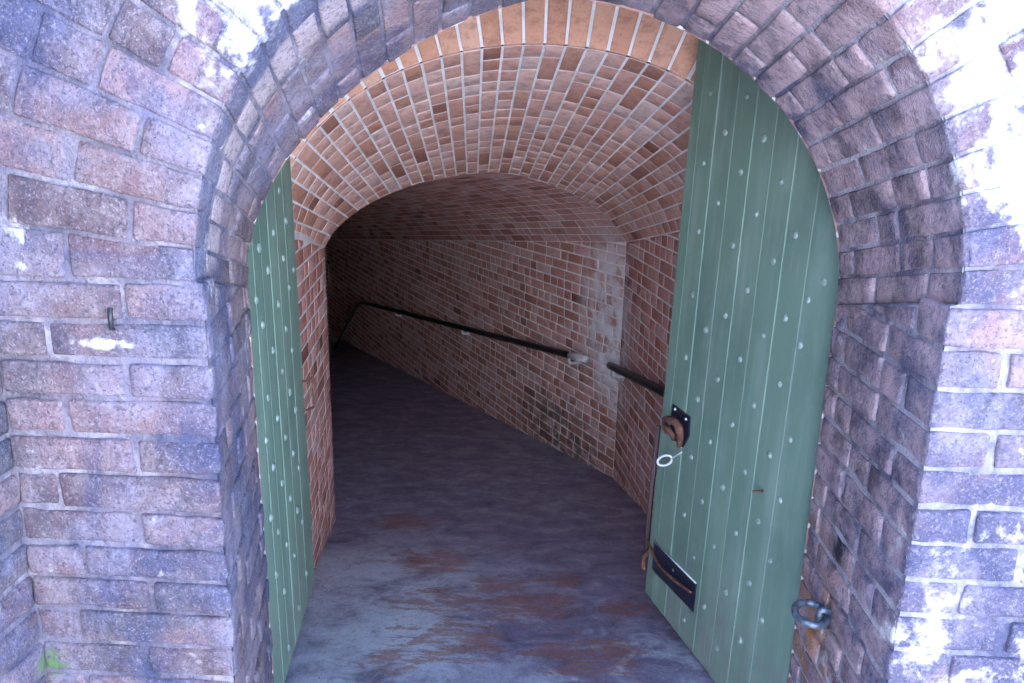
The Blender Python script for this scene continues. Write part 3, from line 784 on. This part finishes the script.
obj('latch_hook', *tube(smoothpath([wp(667, 432, .03), wp(670, 426, .05), wp(676, 428, .06), wp(679, 434, .055), wp(676, 438, .04)], 5), .010, 9), M['rust'], RD)
rc_ = wp(670, 460, .05)
obj('hasp_ring', *tube([rc_+V((.024*math.cos(q), -.006*math.cos(q), .019*math.sin(q)+.008*math.cos(q))) for q in [i*math.pi/12 for i in range(25)]], .0045, 8, False), M['steel'], RD)
obj('ring_pin', *tube([rc_+V((.02, 0, .006)), wp(682, 452, .03)], .003, 6), M['steel'], RD)
for (x, y) in [(677, 409), (688, 419)]:
    u_, z_ = rp(x, y); obj('rivet', *tube([rmp(u_, z_, .034), rmp(u_, z_, .039), rmp(u_, z_, .0415)], [.005, .005, .002], 8), M['steel'], RD)
obj('bolt_rod', *tube([rmp(-.030, .66, .022), rmp(-.040, .40, .022), rmp(-.035, .155, .022)], .010, 8), M['oldrust'], RD)
bp = plate([rp(655, 541), rp(697, 583), rp(694, 612), rp(653, 569)], .0305, .034, M['navy'], 'iron_strap', RD)
obj('strap_bar', *tube(smoothpath([rmp(*rp(648, 541), .030), rmp(*rp(662, 563), .046), rmp(*rp(677, 578), .048), rmp(*rp(694, 592), .040)], 6), .0055, 8), M['rust'], bp)
obj('strap_edge', *tube([rmp(*rp(655, 541), .034), rmp(*rp(697, 583), .034)], .003, 6), M['seam'], bp)
obj('bolt_foot', *tube(smoothpath([rmp(-.012, .17, .012), rmp(-.03, .14, .02), rmp(-.035, .115, .03), rmp(-.01, .085, .036)], 5), .010, 8), M['rust'], RD)
un, zn = rp(763, 491)
obj('loose_nail', *tube([rmp(un, zn, .03), rmp(un-.004, zn, .06)], [.004, .004], 6), M['rust'], RD)

# ------------------------------------------------------------------ handrails
def rail(name, label, path, brackets, wall_n, grp='iron handrails along the ramp'):
    path = [V(p) for p in path]; root = empty(name, tuple(path[0])); tag(root, label, 'handrail', grp)
    obj('rail', *tube(path, .024, 12), M['iron'], root)
    for bpt in brackets:
        b = V(bpt); wn_ = V(wall_n)
        pth = [b+V((0, 0, -.022)), b+wn_*-.0+V((0, 0, -.05)), b-wn_*.03+V((0, 0, -.06)), b-wn_*.062+V((0, 0, -.06))]
        g = obj('bracket', *tube(smoothpath(pth, 4), .011, 8), M['steel'], root)
        q = b-wn_*.064+V((0, 0, -.06)); obj('bracket_plate', *tube([q, q+wn_*.008], .03, 12), M['steel'], g)
    return root
off2 = -n2*.065; zr2 = lambda u: .292-.126*u
def r2(u, dz=0): p = FR+ax2*u+off2; return (p.x, p.y, zr2(u)+dz)
pe = V(r2(6.05))
path = [r2(.40+.2*i) for i in range(29)]+[tuple(pe+ax2*.1+V((-.01, 0, -.03))), tuple(pe+ax2*.08+V((-.09, -.05, -.14))), tuple(pe+V((-.22, -.15, -.38))), tuple(pe+V((-.34, -.25, -.62)))]
rail('handrail', 'long dark handrail on the far tunnel wall, bending down at its end', path, [r2(.52), r2(2.5), r2(4.55)], -n2)
off1 = -n1*.065; zr1 = lambda u: .29+.175*u
def r1(u): p = FR-ax1*u+off1; return (p.x, p.y, zr1(u))
rail('handrail', 'short dark handrail disappearing behind the open right door', [r1(.02+.1*i) for i in range(19)], [r1(.12), r1(1.5)], -n1)
# galvanised end stubs
for (p, q, par) in [(r2(.41), r2(.30), 'handrail'), (r1(.02), r1(.10), 'handrail.001')]:
    a_, b_ = V(p), V(q)
    if par == 'handrail': obj('end_sleeve', *tube([a_-(b_-a_)*.9, a_, b_], .0255, 12), M['steel'], bpy.data.objects[par])

# ------------------------------------------------------------------ iron ring on the right jamb
rc = onP(829, 616, (.668, 0, 0), V((1, 0, 0))); ir = empty('iron_ring', (rc.x, rc.y, rc.z)); tag(ir, 'blue-grey iron ring set in the brick jamb below the right door', 'ring')
obj('ring', *tube([rc+V((-.036-.036*math.cos(q), .012+.036*math.sin(q), -.004+.006*math.sin(q))) for q in [i*math.pi/12 for i in range(25)]], .0085, 10, False), M['blue'], ir)
obj('eye_bolt', *tube(smoothpath([rc+V((.02, 0, 0)), rc+V((-.006, -.002, .014)), rc+V((-.020, 0, .012)), rc+V((-.022, 0, -.008)), rc+V((-.008, .002, -.014)), rc+V((.02, 0, -.004))], 4), .008, 8), M['blue'], ir)
obj('iron_spike', *tube([(0, 0, 0), (0, 0, 0.001)], .001, 4), M['iron']) if False else None
nl = onY(112, 318, YF-.004); nt = empty('iron_nail', tuple(nl)); tag(nt, 'small dark iron spike stub in the left pier joint', 'spike')
obj('shank', *tube([nl+V((0, .03, .02)), nl+V((0, -.004, .016)), nl+V((0, -.007, -.018)), nl+V((0, .004, -.022))], [.004, .0045, .004, .002], 6), M['iron'], nt)

# ------------------------------------------------------------------ grit and crumbs of mortar on the ramp
gv, gf = [], []
rg = random.Random(3)
for k in range(260):
    if k < 90: y = rg.uniform(2.8, 4.6); x = FR.x-ax1.x/ax1.y*(FR.y-y)*-1*0+(.767-(y-YK)*.149)-abs(rg.gauss(0, .07))-.02
    elif k < 150: y = rg.uniform(2.75, 3.7); x = KX0-(y-YK)*.149+abs(rg.gauss(0, .06))+.015
    else: y = rg.uniform(2.0, 4.2); x = rg.uniform(-.75, .5)
    c = V((x, y, fz(x, y))); r_ = rg.uniform(.002, .0065) if k < 150 else rg.uniform(.0015, .004); b_ = len(gv)
    for dx, dy, dz in ((1, 0, .1), (0, 1, .1), (-1, 0, .1), (0, -1, .1), (.1, .1, .9)):
        gv.append(tuple(c+V((dx*rg.uniform(.7, 1.3), dy*rg.uniform(.7, 1.3), dz))*r_))
    gf += [(b_, b_+1, b_+4), (b_+1, b_+2, b_+4), (b_+2, b_+3, b_+4), (b_+3, b_, b_+4)]
tg = NT('mortar_crumbs'); gm = tg.done(tg.ramp(tg.noise(40, 3), [(.35, (.12, .09, .08)), (.65, (.45, .42, .40))]), .9)
g_ = obj('grit', gv, gf, gm, smooth=False); g_['kind'] = 'stuff'; tag(g_, 'loose grit and mortar crumbs scattered on the ramp along the walls', 'grit')
